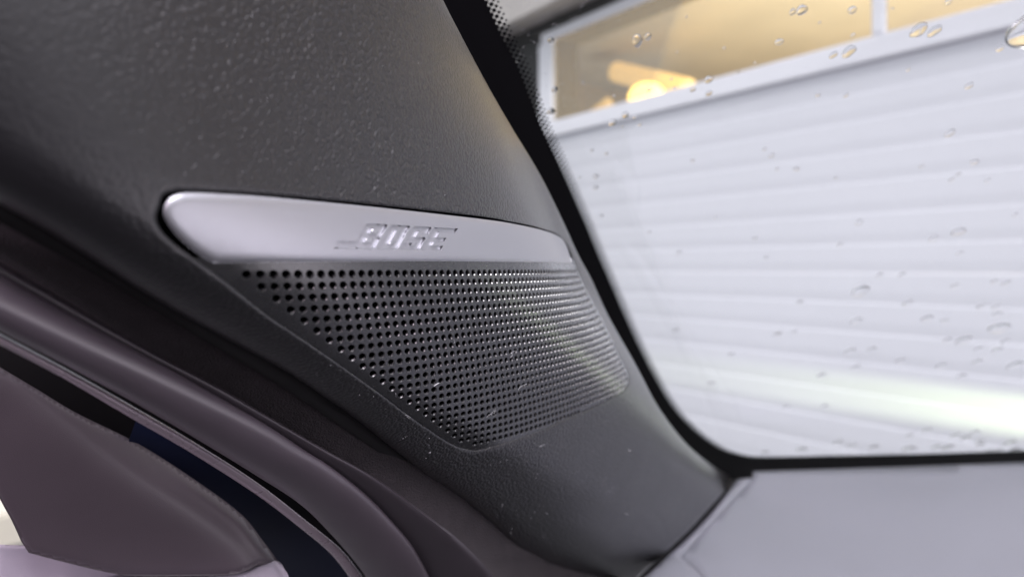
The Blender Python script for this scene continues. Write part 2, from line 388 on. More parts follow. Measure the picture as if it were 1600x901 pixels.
for rad, dep in ((rc-.03, .00006), (rh+.035, .00022), (rh+.004, .00048), (rh, .0020)):
    Q = np.concatenate([np.stack([HC[:, 0]+rad*math.cos(a), HC[:, 1]+rad*math.sin(a)], 1)[:, None] for a in ang], 1).reshape(-1, 2)
    V.append(lat_xyz(Q, dep))
offs = [base + k*len(HC)*NS for k in range(4)]
for h, lp in enumerate(loops[1:]):
    prev = lp
    for k in range(4):
        cur = [offs[k]+h*NS+q for q in range(NS)]
        for q in range(NS): r2 = (q+1) % NS; Fc.append((prev[q], prev[r2], cur[r2], cur[q]))
        prev = cur
gm = meshof('grille', np.vstack(V), Fc)
gm.set_sharp_from_angle(angle=R(24))
grille = link('grille', gm, M['grille'], speaker)
# foam behind the holes
gi = to_lattice(np.vstack([low, topl])); Pb, Tb, lb = triangulate(g_out, [], 3.0)
foam = link('foam_backing', meshof('foam_backing', np.vstack([lat_xyz(Pb, .0035), lat_xyz(Pb, .0065)]), [tuple(t) for t in Tb]+[tuple(t[::-1]+len(Pb)) for t in Tb]+[(lb[0][k], lb[0][(k+1) % len(lb[0])], lb[0][(k+1) % len(lb[0])]+len(Pb), lb[0][k]+len(Pb)) for k in range(len(lb[0]))]), M['void'], speaker)

# silver strip
strip_out = np.vstack([spline(ST, step=4)[:-1], spline(SB, step=4)[:-1]])
def strip_depth(P):
    d = pillar_depth(P[:, 0], P[:, 1]); base_ = d - .0010
    x = pdist(P, strip_out)*d/FOC; q = np.clip(x/.0024, 0, 1)
    return base_ - .0009*np.sqrt(np.clip(1-(1-q)**2, 0, 1))
def letter_px(X, Y):
    # X in zoomed units at the baseline, Y 0 baseline .. 1 top
    yb = 390+(X-240)*.016; h = 228 - (X-400)*.040
    x = X + 128*Y*(h/225.); y = yb - h*Y - max(0, 0)*0
    return 480+x/5.714, 320+y/5.714
LET = {
 'B': ([(232,0),(584,0),(600,.07),(600,.40),(588,.47),(600,.54),(600,.93),(588,1),(400,1),(400,.30),(232,.30)], [[(478,.27),(535,.27),(535,.45),(478,.45)], [(480,.63),(537,.63),(537,.81),(480,.81)]]),
 'O': ([(622,.05),(632,0),(792,0),(806,.06),(806,.94),(796,1),(630,1),(622,.95)], [[(706,.22),(738,.22),(738,.80),(706,.80)]]),
 'S': ([(828,0),(990,0),(1002,.06),(1002,.47),(990,.55),(905,.55),(905,.80),(940,.80),(940,.69),(1002,.69),(1002,.94),(992,1),(838,1),(828,.94),(828,.46),(838,.40),(934,.40),(934,.19),(905,.19),(905,.29),(828,.29)], []),
 'E': ([(1016,0),(1196,0),(1192,.20),(1093,.20),(1093,.37),(1182,.37),(1182,.56),(1093,.56),(1093,.80),(1236,.80),(1238,1),(1024,1),(1016,.94)], [])}
def poly_px(pl):
    pts = [letter_px(*p) for p in pl]; out = []
    for k in range(len(pts)):
        a = np.array(pts[k]); b = np.array(pts[(k+1) % len(pts)]); n = max(1, int(np.hypot(*(b-a))/1.6))
        out += [a+(b-a)*q/n for q in range(n)]
    return np.array(out)
letters = {k: (poly_px(o), [poly_px(h) for h in hs]) for k, (o, hs) in LET.items()}
sholes = [letters[k][0] for k in 'BOSE']
def push(P, h):          # position on the strip moved h metres into it along its normal
    e = .5; f = lambda Q: WA(Q[:, 0], Q[:, 1], strip_depth(Q))
    p0 = f(P); n = np.cross(f(P+[e, 0])-p0, f(P+[0, e])-p0); n /= np.linalg.norm(n, axis=1)[:, None]
    s = np.sign((n*(p0-np.array([0, 0, CAMZ]))).sum(1)); return p0 + n*s[:, None]*h
ex = []
for o in (1, 2.4, 4.2, 6.6, 9.5):
    for sgn in (-1, 1):
        r = offset_ring(strip_out, sgn*o)[1:-1]; r = r[inside(r, strip_out)]; r = r[pdist(r, strip_out) > o*.9]
        for h in sholes: r = r[~inside(r, h) & (pdist(r, h) > 1)]
        ex.append(r)
P, T, loops = triangulate(strip_out, sholes, 4.0, extra=np.vstack(ex), clear=.3)
V = WA(P[:, 0], P[:, 1], strip_depth(P)); n = len(P); Vb = WA(P[:, 0], P[:, 1], pillar_depth(P[:, 0], P[:, 1])+.0006)
Fc = [tuple(t) for t in T]
lp = loops[0]; Fc += [(lp[k], lp[(k+1) % len(lp)], lp[(k+1) % len(lp)]+n, lp[k]+n) for k in range(len(lp))]
# the island inside each counter stays level with the strip
islands_V = [V, Vb]; off = 2*n
for k in 'BOSE':
    for h in letters[k][1]:
        P2, T2, l2 = triangulate(h, [], 3.0); islands_V.append(WA(P2[:, 0], P2[:, 1], strip_depth(P2))); Fc += [tuple(t+off) for t in T2]; off += len(P2)
strip = link('badge_strip', meshof('badge_strip', np.vstack(islands_V), Fc), M['silver'], speaker)
def shrink(poly, o, outer=True):       # move a loop's corners inwards (outer) or outwards (counter)
    m_ = poly.shape[0]; a = offset_ring(poly, o); b = offset_ring(poly, -o)
    ia = inside(a, poly).mean(); ib = inside(b, poly).mean()
    return (a if ia > ib else b) if outer else (b if ia > ib else a)
for k in 'BOSE':
    o, hs = letters[k]; DP = .0007
    P3, T3, l3 = triangulate(o, hs, 2.2, clear=.4)
    Vf = push(P3, DP); nv = len(Vf); Vl = [Vf]; Fl = [tuple(t) for t in T3]; off = nv
    for lp, src in zip(l3, [o]+hs):
        top_ = push(P3[lp], 0.0); midr = push(P3[lp], DP*.5); Vl += [top_, midr]; m_ = len(lp)
        for q in range(m_):
            r2 = (q+1) % m_; Fl.append((off+q, off+r2, off+m_+r2, off+m_+q)); Fl.append((off+m_+q, off+m_+r2, lp[r2], lp[q]))
        off += 2*m_
    lm = meshof('letter', np.vstack(Vl), Fl, True); lm.set_sharp_from_angle(angle=R(60))
    lo_ = link('letter', lm, M['silver'], strip); lo_['label'] = 'engraved letter '+k
    
# ------------------------------------------------------------------ door side: flange, seals, frame, mirror cover
inv = lambda a, b: (lambda t: 1/(a+(b-a)*t))
tubep = lambda h, e=.5: (lambda s: -h*max(0, 1-(2*s-1)**2)**e)
C1 = [(-70,362),(0,405),(78,451),(155,497),(249,551),(342,600),(435,655),(512,700),(587,741),(662,794),(720,838),(765,880),(795,915)]
C1b = [(-70,366),(0,409),(78,455),(155,501),(249,555),(342,604),(435,659),(512,704),(587,746),(662,800),(716,842),(758,884),(782,915)]
C2 = [(-70,382),(0,426),(60,461),(150,512),(240,561),(330,612),(420,664),(475,701),(512,724),(569,769),(610,811),(644,852),(672,903),(680,925)]
C3 = [(-70,478),(0,517),(100,569),(200,623),(300,681),(400,742),(470,788),(520,837),(560,884),(580,915)]
C3b = [(-70,482),(0,521),(100,574),(200,630),(300,688),(400,752),(480,814),(535,860),(575,912)]
C4 = [(-70,500),(0,538),(100,591),(200,650),(300,708),(400,772),(475,829),(520,868),(556,915)]
e1o = [(x+14, y-24) for x, y in E1]
fl_top = e1o[:-2]+[(905, 880), (985, 905)]
_ft = spline(fl_top, 110); _fd = pillar_depth(_ft[:, 0], _ft[:, 1]) + .016
flange = ribbon('pillar_flange', fl_top, [(x-8, y+14) for x, y in C1[:-1]]+[(810, 935)], lambda s: -.0012*math.sin(s*3.1), lambda t: np.interp(t, np.linspace(0, 1, 110), _fd), M['flange'], dbot=lambda t: 1/(6.3+(2.9-6.3)*t))
tag(flange, 'rough dark flocked strip in the gap between the pillar trim and the door seal', 'trim strip')
seal = empty('door_seal', W(300, 640, .19), 'rounded dark purplish rubber door seal sweeping down beside the pillar', 'door seal')
ribbon('seal_bead', C2, C3, lambda s: -.0066*max(0, 1-(2*s-1)**2)**.5 - .0012*math.exp(-((s-.62)/.12)**2)*0, inv(6.9, 3.2), M['rubber'], seal, ns=30)
ribbon('seal_lip', C1b, [(x-3, y+9) for x, y in C2], tubep(.0034), inv(6.75, 3.1), M['lip'], seal, ns=18)
chan = ribbon('window_channel', C3b, C4, tubep(.0022), inv(6.6, 3.15), M['chrome'], ns=16)
tag(chan, 'thin glossy door frame bead below the rounded rubber seal', 'door frame bead')
# black sheet painting the shade of the recess, and blue painted door jamb behind
recess = ribbon('recess_shade', [(-70,455),(100,545),(300,655),(450,750),(540,830),(600,925)], [(-70,640),(60,700),(190,790),(330,880),(400,930),(430,960)], lambda s: 0.0, inv(3.9, 1.9), M['dark'], ns=4)
tag(recess, 'black sheet for the shade between the door frame bead and the mirror cover', 'door recess')
jamb = ribbon('blue_door_jamb', [(214,652),(260,680),(330,722),(420,778),(500,836),(550,880),(590,930)], [(190,720),(240,760),(310,810),(380,860),(420,900),(440,935),(445,950)], lambda s: -.002*math.sin(s*3.14), inv(3.9, 2.2), M['blue'], ns=8)
tag(jamb, 'dark blue painted door jamb between the frame bead and the mirror cover', 'door jamb')
# mirror cover
S1 = [(-70,528),(0,573),(60,609),(120,645),(215,692),(300,746),(375,801),(410,843),(436,878)]
Sb = [(436,884),(405,882),(387,890),(360,897),(300,899),(210,899),(165,893),(90,875),(45,863)]
Sl = [(33,845),(18,812),(0,779),(-70,640)]
ridge = spline([(-70,540),(0,588),(28,604),(100,664),(200,742),(300,808),(372,864),(388,900)], 60)
sail_out = np.vstack([spline(S1, step=6), spline(Sb, step=6), spline(Sl, step=8)])
sail_top = spline(S1, 60)
def sail_depth(P):
    t = np.clip((P[:, 0]+70)/520, 0, 1); d = 1/(4.6+(3.5-4.6)*t)
    # signed distance below the ridge: face leans outwards below it, rolls over above it
    dr = pdist(P, ridge, False); up = P[:, 1] < np.interp(P[:, 0], ridge[:, 0], ridge[:, 1])
    x = np.where(up, dr, -dr)*d/FOC
    d = d + np.where(x > 0, np.sqrt(x**2+.008**2)-.008, (np.sqrt(x**2+.008**2)-.008)*.35)*1.0
    g_ = pdist(P, sail_top, False)*d/FOC; d = d - .0012*np.exp(-((g_-.0035)/.0022)**2)*sm((P[:, 0]-230)/90)
    q = np.clip(pdist(P, sail_out)*d/FOC/.0025, 0, 1); d = d + .0018*(1-np.sqrt(np.clip(1-(1-q)**2, 0, 1)))
    return d
sail = sheet('mirror_cover', sail_out, [], 5.5, sail_depth, M['sail'], thick=.006)
tag(sail, 'purplish grey triangular plastic mirror cover on the front corner of the door', 'mirror cover')
# door top below it
dt = [(-70,848),(0,850),(60,852),(120,856),(200,866),(300,878),(370,877),(405,874),(430,875),(442,884),(440,915),(300,960),(-70,960)]
dt_out = spline(dt, step=7, closed=True)
def dt_depth(P):
    d = .262 + .03*np.clip(P[:, 0]/440, 0, 1); x = (P[:, 1]-850)*.245/FOC
    d = d - x*1.1 + .004*np.exp(-pdist(P, dt_out)/5)
    return d
doortop = sheet('door_top', dt_out, [], 8, dt_depth, M['sill'], thick=.01)
tag(doortop, 'pale lilac grey top of the door panel under the mirror cover', 'door panel')

# ------------------------------------------------------------------ dashboard
dash = empty('dashboard', W(1300, 820, .6), 'light grey dashboard top running under the windscreen', 'dashboard')
ZD = .2327
def dash_sheet(name, out, m, dz=0., grid=14, bumpf=None):
    P, T, loops = triangulate(out, [], grid)
    d = (ZD+dz)*FOC/(P[:, 1]-V0)
    if bumpf is not None: d = d + bumpf(P, d)
    V = WA(P[:, 0], P[:, 1], d); n = len(P); Vb = V - np.array([0, 0, .01])
    Fc = [tuple(t) for t in T]+[tuple(t[::-1]+n) for t in T]
    lp = loops[0]; Fc += [(lp[k], lp[(k+1) % len(lp)], lp[(k+1) % len(lp)]+n, lp[k]+n) for k in range(len(lp))]
    return link(name, meshof(name, np.vstack([V, Vb]), Fc), m, dash)
j3 = spline([(1153,748),(1127,782),(1087,827),(1047,865),(1007,900),(989,916)], step=6)
k3 = spline([(1176,746),(1150,772),(1118,806),(1085,842),(1062,868)], step=6)
top_edge = spline([(1176,736),(1300,732),(1450,727),(1600,721),(1720,716)], step=12)
crease = spline([(1062,868),(1085,888),(1105,915)], step=6)
def rise(P, d):      # the top swells gently and rolls down into the joint with the pillar
    x = pdist(P, j3, False)*d/FOC; return .006*np.exp(-x/.004)
edge_out = np.vstack([j3, [[1000, 1000]], [[1110, 925]], crease[::-1][:-1], k3[::-1]])
dash_sheet('edge_moulding', np.array(edge_out), M['dash'], -.0006, 8, rise)
main_out = np.vstack([k3, crease[1:], [[1200, 1500], [2600, 1500], [2600, 700]], top_edge[::-1]])
def swell(P, d): 
    y = 1/(P[:, 1]-V0)
    return .004*np.exp(-pdist(P, k3, False)/14.) - .02*sm((P[:, 1]-742)/60)*0
dash_sheet('top_skin', main_out, M['dash'], 0., 14, swell)
dash_sheet('joint_filler', np.vstack([j3-np.stack([np.interp(j3[:, 0], [1000, 1060, 1150], [6, 10, 15]), 0*j3[:, 0]+2], 1), (j3+[24, 8])[::-1]]), M['dark'], .005, 12)  # dark sheet added under the joint to keep the seam from showing light

# ------------------------------------------------------------------ windscreen
GP = [np.array(W(*a)) for a in ((760, 0, .335), (1130, 720, .84), (1600, 725, .87))]
GN = np.cross(GP[1]-GP[0], GP[2]-GP[1]); GN /= np.linalg.norm(GN); camv = np.array([0, 0, CAMZ])
if GN @ (GP[0]-camv) < 0: GN = -GN          # points outwards
GC = GN @ (GP[0]-camv)
def glass_depth(u, v): return GC/(GN[0]*(u-800)/FOC + GN[1] + GN[2]*(V0-v)/FOC)
screen = empty('windscreen', W(1200, 500, .55), 'rain spotted car windscreen with a black dotted border', 'windscreen')
gx = bpy.data.meshes.new('g')
def plane_sheet(name, out, m, off, thick, parent):
    P, T, loops = triangulate(out, [], 60)
    V = WA(P[:, 0], P[:, 1], glass_depth(P[:, 0], P[:, 1])) + GN*off; n = len(P); Vb = V + GN*thick
    Fc = [tuple(t) for t in T]+[tuple(t[::-1]+n) for t in T]
    lp = loops[0]; Fc += [(lp[k], lp[(k+1) % len(lp)], lp[(k+1) % len(lp)]+n, lp[k]+n) for k in range(len(lp))]
    return link(name, meshof(name, np.vstack([V, Vb]), Fc, False), m, parent)
gout = np.array([(560,-120),(600,0),(700,200),(830,450),(900,600),(1000,760),(1120,800),(1400,790),(1760,780),(1760,-120)], float)
plane_sheet('glass', gout, M['glass'], 0, .0045, screen)
F1 = [(715,-90),(745,-30),(758,0),(773,33),(782,53),(807,100),(829,155),(844,195),(878,268),(910,340),(933,395),(950,434),(977,496),(993,531),(1011,567),(1046,628),(1080,667),(1120,697),(1160,711),(1200,714),(1300,712),(1450,709),(1600,704),(1760,698)]
f1 = spline(F1, step=5)
frit_out = np.vstack([f1, [[1760, 778], [1400, 788], [1120, 798], [1002, 758], [903, 600], [833, 450], [703, 200], [603, 0], [575, -90]]])
plane_sheet('ceramic_band', frit_out, M['frit'], -.0006, .0004, screen)
# dots of the ceramic border
gp = WA(f1[:, 0], f1[:, 1], glass_depth(f1[:, 0], f1[:, 1])) - GN*.0008
cum = np.concatenate([[0], np.cumsum(np.linalg.norm(np.diff(gp, axis=0), axis=1))])
V = []; Fc = []; pitch = .0036; row = 0; s = 0
def disc(c, r, k=12):
    tx = np.cross(GN, [0, 0, 1]); tx /= np.linalg.norm(tx); ty = np.cross(GN, tx); b = len(V)
    for q in range(k): a = 2*math.pi*q/k; V.append(c+tx*r*math.cos(a)+ty*r*math.sin(a))
    for q in range(k): a = 2*math.pi*q/k; V.append(c+tx*r*math.cos(a)+ty*r*math.sin(a)+GN*.0002)
    Fc.append(tuple(range(b, b+k))); Fc.append(tuple(range(b+k, b+2*k))[::-1])
    for q in range(k): Fc.append((b+q, b+(q+1) % k, b+k+(q+1) % k, b+k+q))
bandc = WA(np.array([1400.]), np.array([300.]), glass_depth(np.array([1400.]), np.array([300.])))[0]
while s < cum[-1]:
    for col, (off_, r_, sh) in enumerate(((.0000, .00128, 0), (.0021, .00118, .5), (.0040, .00088, 0), (.0057, .00058, .5))):
        q = s + sh*pitch; p = np.array([np.interp(q, cum, gp[:, k]) for k in range(3)]); p2 = np.array([np.interp(q+.004, cum, gp[:, k]) for k in range(3)])
        t = p2-p
        if np.linalg.norm(t) < 1e-6: continue
        t /= np.linalg.norm(t); nrm = np.cross(GN, t); 
        if nrm @ (bandc-p) < 0: nrm = -nrm
        disc(p+nrm*off_, r_)
    s += pitch
dots = link('ceramic_dots', meshof('ceramic_dots', V, Fc, False), M['frit'], screen); dots['kind'] = 'stuff'

# raindrops: water domes standing on the outside of the glass
def dome(seed):
    r_ = np.random.default_rng(seed); ph = r_.uniform(0, 6.28, 4); am = r_.uniform(.03, .16, 4); V = []; Fc = []; n, k = 28, 8
    for a in range(k):
        t = a/(k-1)*math.pi/2
        for b in range(n):
            g = 2*math.pi*b/n; q = 1+sum(am[m]*math.cos((m+1)*g+ph[m])/(m+1) for m in range(4))
            V.append((math.cos(t)*math.cos(g)*q, math.cos(t)*math.sin(g)*q, math.sin(t)*.30+(.0 if a else -.02)))
    for a in range(k-2):
        for b in range(n): Fc.append((a*n+b, a*n+(b+1) % n, (a+1)*n+(b+1) % n, (a+1)*n+b))
    V = V[:(k-1)*n]; V.append((0, 0, .30)); top_ = len(V)-1
    for b in range(n): Fc.append(((k-2)*n+b, (k-2)*n+(b+1) % n, top_))
    Fc.append(tuple(range(n))[::-1])
    me = meshof('raindrop', V, Fc); me.set_sharp_from_angle(angle=R(60)); me.materials.append(M['water']); return me
domes = [dome(k) for k in range(7)]
tx = Vector(np.cross(GN, [0, 0, 1])).normalized(); ty = Vector(GN).cross(tx).normalized()
DROPROT = Matrix((tx, ty, Vector(GN))).transposed()
if DROPROT.determinant() < 0: DROPROT = Matrix((-tx, ty, Vector(GN))).transposed()
def drop(u, v, hw, label, asp=1.0, group='raindrops on the windscreen', k=None):
    d = float(glass_depth(u, v)); o = bpy.data.objects.new('raindrop', domes[random.randrange(7) if k is None else k]); COL.objects.link(o)
    r = hw*d/FOC; m3 = DROPROT @ Matrix.Rotation(random.uniform(-.25, .25), 3, 'Z') @ Matrix.Diagonal((r, r*asp, r*.9))
    o.matrix_world = Matrix.Translation(Vector(W(u, v, d)) + Vector(GN)*.0046) @ m3.to_4x4()
    return tag(o, label, 'raindrop', group)
named = [
 (1622,56,42,'largest water drop, spread out and cut by the right edge of the photo',.9),
 (1440,56,12,'larger of the pair of raindrops on the white rail right of the window mullion',1.2),
 (1467,56,9.5,'smaller right hand raindrop of the pair on the white rail by the mullion',1.2),
 (1332,88,10,'larger of the two raindrops side by side on the rail just left of the mullion',1.2),
 (1307,94,6,'smaller left hand raindrop of the two on the rail left of the mullion',1.2),
 (998,72,7.5,'lumpy long raindrop in front of the tan window glass',1.7),
 (1014,66,5.5,'round raindrop touching the lumpy one in front of the tan window glass',1.2),
 (1016,149,3.2,'small raindrop right in front of the glowing warm lamp',1.3),
 (958,200,6.5,'lowest big raindrop of the small cluster under the lit window corner',1.2),
 (978,188,6,'upper raindrop of the cluster under the lit window corner',1.1),
 (862,72,5,'raindrop over the top of the white window post',1.3),
 (867,148,5,'raindrop halfway down the white window post',1.2),
 (861,182,6.5,'raindrop at the foot of the white window post beside the black dots',1),
 (807,104,4.5,'raindrop sitting on the black dotted border near the top',1.3),
 (839,6,3.6,'raindrop highest up, above the pale lintel beside the dotted border',1.1),
 (932,283,4.5,'upper raindrop of the two one above the other right of the dotted border',1.1),
 (932,301,4.2,'lower raindrop of the two one above the other right of the dotted border',1.1),
 (1109,133,7,'flat raindrop at the lower edge of the tan window right of the lamp',1.0),
 (1349,462,13,'big pale raindrop midway down the white door slats',1.1),
 (1503,369,11,'raindrop high on the slats, above all the bright ones at the right',.8),
 (1565,519,17,'long flat raindrop near the right edge above the greenish light',.8),
 (1511,538,12,'brightest raindrop just above the greenish light patch',1.0),
 (1453,504,9,'bright raindrop with a tail left of the brightest ones',1.0),
 (1256,24,9,'faint flat raindrop on the tan window near the top edge',1.0),
 (1336,24,7,'angular bright raindrop on the tan window left of the mullion',1.0),
 (1222,74,7,'slanting bright raindrop low on the tan window',.8),
]
for u, v, hw, lb, asp in named: drop(u, v, hw, lb, asp)
sets = [
 ('tiny raindrop in front of the tan garage window', 'tiny raindrops before the garage window', [(1060,90,2.6),(1051,132,2.6),(1056,146,2.6),(1134,84,3),(1285,44,2.8),(1183,107,2.5),(1157,121,3),(1400,22,3),(1488,11,6),(961,158,3),(1075,35,2.5),(912,138,2.5),(1337,64,4),(1242,27,6)]),
 ('small raindrop in front of the upper white door slats', 'small raindrops before the upper slats', [(993,192,3.6),(1001,203,3.4),(974,206,2.4),(926,243,3),(949,248,3.6),(906,285,2.6),(1085,148,5),(1111,154,6),(1424,117,3.6),(1281,157,4.5),(1326,157,4.5),(1197,241,4),(1208,251,5),(1217,272,4),(1247,272,6),(1309,286,4),(1519,143,7),(1490,216,8),(1528,261,8),(1443,268,5),(1503,280,4.5),(1491,289,5),(1548,290,5),(1568,84,7),(1345,355,7),(1462,381,7),(1504,403,6),(1591,343,5),(1200,410,5),(1315,390,5),(1182,380,5),(1084,259,4),(1016,370,4),(1063,402,5),(940,345,3.5),(1120,347,4)]),
 ('blurred raindrop in front of the lower white door slats', 'blurred raindrops before the lower slats', [(1495,454,7),(1557,447,7),(1577,449,7),(1421,481,8),(1340,509,9),(1480,508,7),(1536,486,7),(1560,486,7),(1563,497,9),(1330,556,9),(1366,552,8),(1484,538,8),(1533,551,8),(1561,554,9),(1474,578,9),(1410,570,9),(1530,572,9),(1377,437,6),(1413,437,6),(1253,479,6),(1220,528,6),(1244,525,5),(1057,523,6),(1215,529,6),(1113,605,7),(1285,593,7),(1290,640,7),(1230,642,7),(1145,560,6),(1590,577,12),(1340,580,8),(1505,594,8),(1575,540,8)]),
 ('blurred raindrop over the black border at the foot of the windscreen', 'raindrops along the foot of the windscreen', [(1255,708,9),(1312,697,9),(1333,702,9),(1368,704,9),(1422,706,9),(1430,706,7),(1465,704,8),(1483,705,10),(1512,690,9),(1535,694,8),(1535,700,8),(1550,709,7),(1563,708,7),(1581,698,11),(1590,709,10),(1450,678,8),(1425,686,7),(1495,686,8),(1527,680,7),(1198,712,7)]),
]
ORD = ['leftmost', 'second from the left', 'third from the left', 'fourth from the left', 'fifth from the left', 'sixth from the left', 'seventh from the left', 'eighth from the left', 'ninth from the left', 'tenth from the left', 'eleventh from the left', 'twelfth from the left', 'thirteenth from the left', 'fourteenth from the left', 'fifteenth from the left', 'sixteenth from the left', 'seventeenth from the left', 'eighteenth from the left', 'nineteenth from the left', 'twentieth from the left', 'twenty first from the left']
NUM = ['first', 'second', 'third', 'fourth', 'fifth', 'sixth', 'seventh', 'eighth', 'ninth', 'tenth', 'eleventh', 'twelfth', 'thirteenth', 'fourteenth']
def door_z(u, v): return (V0-v)/FOC*2.6/((u-800)/FOC*.8+.6)
def slat_of(u, v):
    z_ = door_z(u, v); e_ = [.766-q for q in np.cumsum([0, .107, .102, .118, .115, .120, .114, .108]+[.113]*6)]
    return max(0, sum(1 for q in e_ if q > z_)-1)
for lb, grp, pts in sets:
    rows = {}
    for p_ in pts: rows.setdefault(slat_of(p_[0], p_[1]) if 'slats' in lb else 0, []).append(p_)
    for k_, ps in rows.items():
        for n_, (u, v, hw) in enumerate(sorted(ps)):
            word = ORD[n_] + (' along it' if 'slats' in lb else ' in its row')
            if 'slats' in lb: text = ('faint' if 'blurred' in lb else 'small') + ' raindrop over the ' + NUM[k_] + ' slat below the windows, ' + word
            elif 'foot' in lb: text = 'blurred raindrop on the black windscreen foot, ' + word
            else: text = 'tiny raindrop on the tan garage window, ' + word
            drop(u, v, hw*.9, text, random.uniform(.8, 1.25), grp)
# fine mist of dust-sized droplets near the pillar
V = []; Fc = []
for _ in range(420):
    if random.random() < .6: t_ = random.random(); u = 775+random.random()*150; v = random.random()**1.5*220
    else: u = 850+random.random()*750; v = random.random()*600
    fx = np.interp(v, f1[:, 1][:80], f1[:, 0][:80])
    if u < fx+4: continue
    d = float(glass_depth(u, v)); c = Vector(W(u, v, d))+Vector(GN)*.0046; r = random.uniform(.3, .8)*d/FOC*(.9+random.random()*.5); b = len(V)
    for q in range(6): a = q*math.pi/3; V.append(tuple(c+tx*r*math.cos(a)+ty*r*math.sin(a)))
    V.append(tuple(c+Vector(GN)*r*.5))
    for q in range(6): Fc.append((b+q, b+(q+1) % 6, b+6))
    Fc.append(tuple(range(b, b+6))[::-1])
mist = link('dust_specks', meshof('dust_specks', V, Fc), M['lint']); tag(mist, 'pale dust specks scattered over the windscreen glass', 'dust', kind='stuff')

# ------------------------------------------------------------------ lint caught on the grille and trim
def fibre(pts, r, label):
    """a curled thread through pixel positions lying just proud of the surface"""
    C_ = spline(pts, step=1.2); d = pillar_depth(C_[:, 0], C_[:, 1]) - .0018 if True else 0
    P_ = WA(C_[:, 0], C_[:, 1], d); V = []; Fc = []; k = 6
    for a in range(len(P_)):
        t = P_[min(a+1, len(P_)-1)]-P_[max(a-1, 0)]; t = t/np.linalg.norm(t); n1 = np.cross(t, [0, 1, .1]); n1 /= np.linalg.norm(n1); n2 = np.cross(t, n1)
        for b in range(k): g = 2*math.pi*b/k; V.append(P_[a]+(n1*math.cos(g)+n2*math.sin(g))*r*.75)
    for a in range(len(P_)-1):
        for b in range(k): Fc.append((a*k+b, a*k+(b+1) % k, (a+1)*k+(b+1) % k, (a+1)*k+b))
    Fc.append(tuple(range(k))[::-1]); Fc.append(tuple(range((len(P_)-1)*k, len(P_)*k)))
    o = link('lint_fibre', meshof('lint_fibre', V, Fc), M['lint']); tag(o, label, 'lint', 'lint on the speaker grille and trim')
fibre([(812,613),(810,609),(813,604),(819,601),(824,599)], .00007, 'curled white thread right of the grille centre')
fibre([(760,652),(765,647),(772,645),(775,641),(770,643),(767,648)], .00006, 'knotted thread low on the grille')
fibre([(797,559),(801,554),(800,550),(805,548)], .00007, 'short kinked thread on the right half of the grille')
fibre([(678,603),(682,600),(686,598)], .00017, 'bright crumb of lint caught in a hole left of the grille centre')
fibre([(634,648),(638,650),(642,652)], .00010, 'upper scrap of lint on the lower left rim of the grille')
fibre([(636,651),(640,654)], .00010, 'lower scrap of lint on the lower left rim of the grille')
fibre([(843,697),(849,695),(851,694)], .00009, 'tiny white fleck on the trim under the grille')
fibre([(709,536),(711,533),(709,530)], .00006, 'short upright thread near the middle of the grille')
fibre([(618,614),(619,620)], .00008, 'short upright thread at the first holes on the left side')

V = []; Fc = []
dp = np.stack([rng.uniform(420, 1080, 260), rng.uniform(560, 880, 260)], 1); dp = np.vstack([dp, np.stack([rng.uniform(150, 860, 30), rng.uniform(10, 340, 30)], 1)])
dp = dp[inside(dp, trim_out) & ~inside(dp, hole)]; dp = dp[(pdist(dp, trim_out) > 10) & (pdist(dp, hole) > 8)]
dd_ = trim_depth(dp)
for (u, v), d in zip(dp, dd_):
    r_ = rng.uniform(.25, .75)*d/FOC*(2.0 if rng.random() < .06 else 1); c = np.array(W(u, v, d)); b = len(V); el = rng.uniform(1, 2.2); g0 = rng.uniform(0, 3)
    for q in range(6): a = q*math.pi/3; V.append(c+np.array([r_*el*math.cos(a)*math.cos(g0)-r_*math.sin(a)*math.sin(g0), -.00005, r_*el*math.cos(a)*math.sin(g0)+r_*math.sin(a)*math.cos(g0)]))
    V.append(c+np.array([0, -.00025, 0])); V.append(c+np.array([0, .0002, 0]))
    for q in range(6): Fc.append((b+q, b+(q+1) % 6, b+6)); Fc.append((b+(q+1) % 6, b+q, b+7))
dust = link('trim_dust', meshof('trim_dust', V, Fc), M['lint']); tag(dust, 'fine pale dust lying on the black pillar trim', 'dust', kind='stuff')

# ------------------------------------------------------------------ garage outside
GS = 2.6                      # metres ahead, along the car, to the door
def gbox(name, s0, s1, l0, l1, z0, z1, m, parent=None, bev=0.0):
    bm = bmesh.new()
    vs = [bm.verts.new(tuple(car(s, l, z+CAMZ))) for s in (s0, s1) for l in (l0, l1) for z in (z0, z1)]
    for f in ((0,1,3,2),(4,6,7,5),(0,4,5,1),(2,3,7,6),(0,2,6,4),(1,5,7,3)): bm.faces.new([vs[i] for i in f])
    bmesh.ops.recalc_face_normals(bm, faces=bm.faces)
    if bev: bmesh.ops.bevel(bm, geom=list(bm.edges), offset=bev, segments=2, affect='EDGES')
    me = bpy.data.meshes.new(name); bm.to_mesh(me); bm.free(); return link(name, me, m, parent)
garage = empty('garage_door', tuple(car(GS, 1.6, 0)), 'white sectional garage door with ribbed slats and a row of windows', 'garage door')
LL, LR = 3.16, -1.6
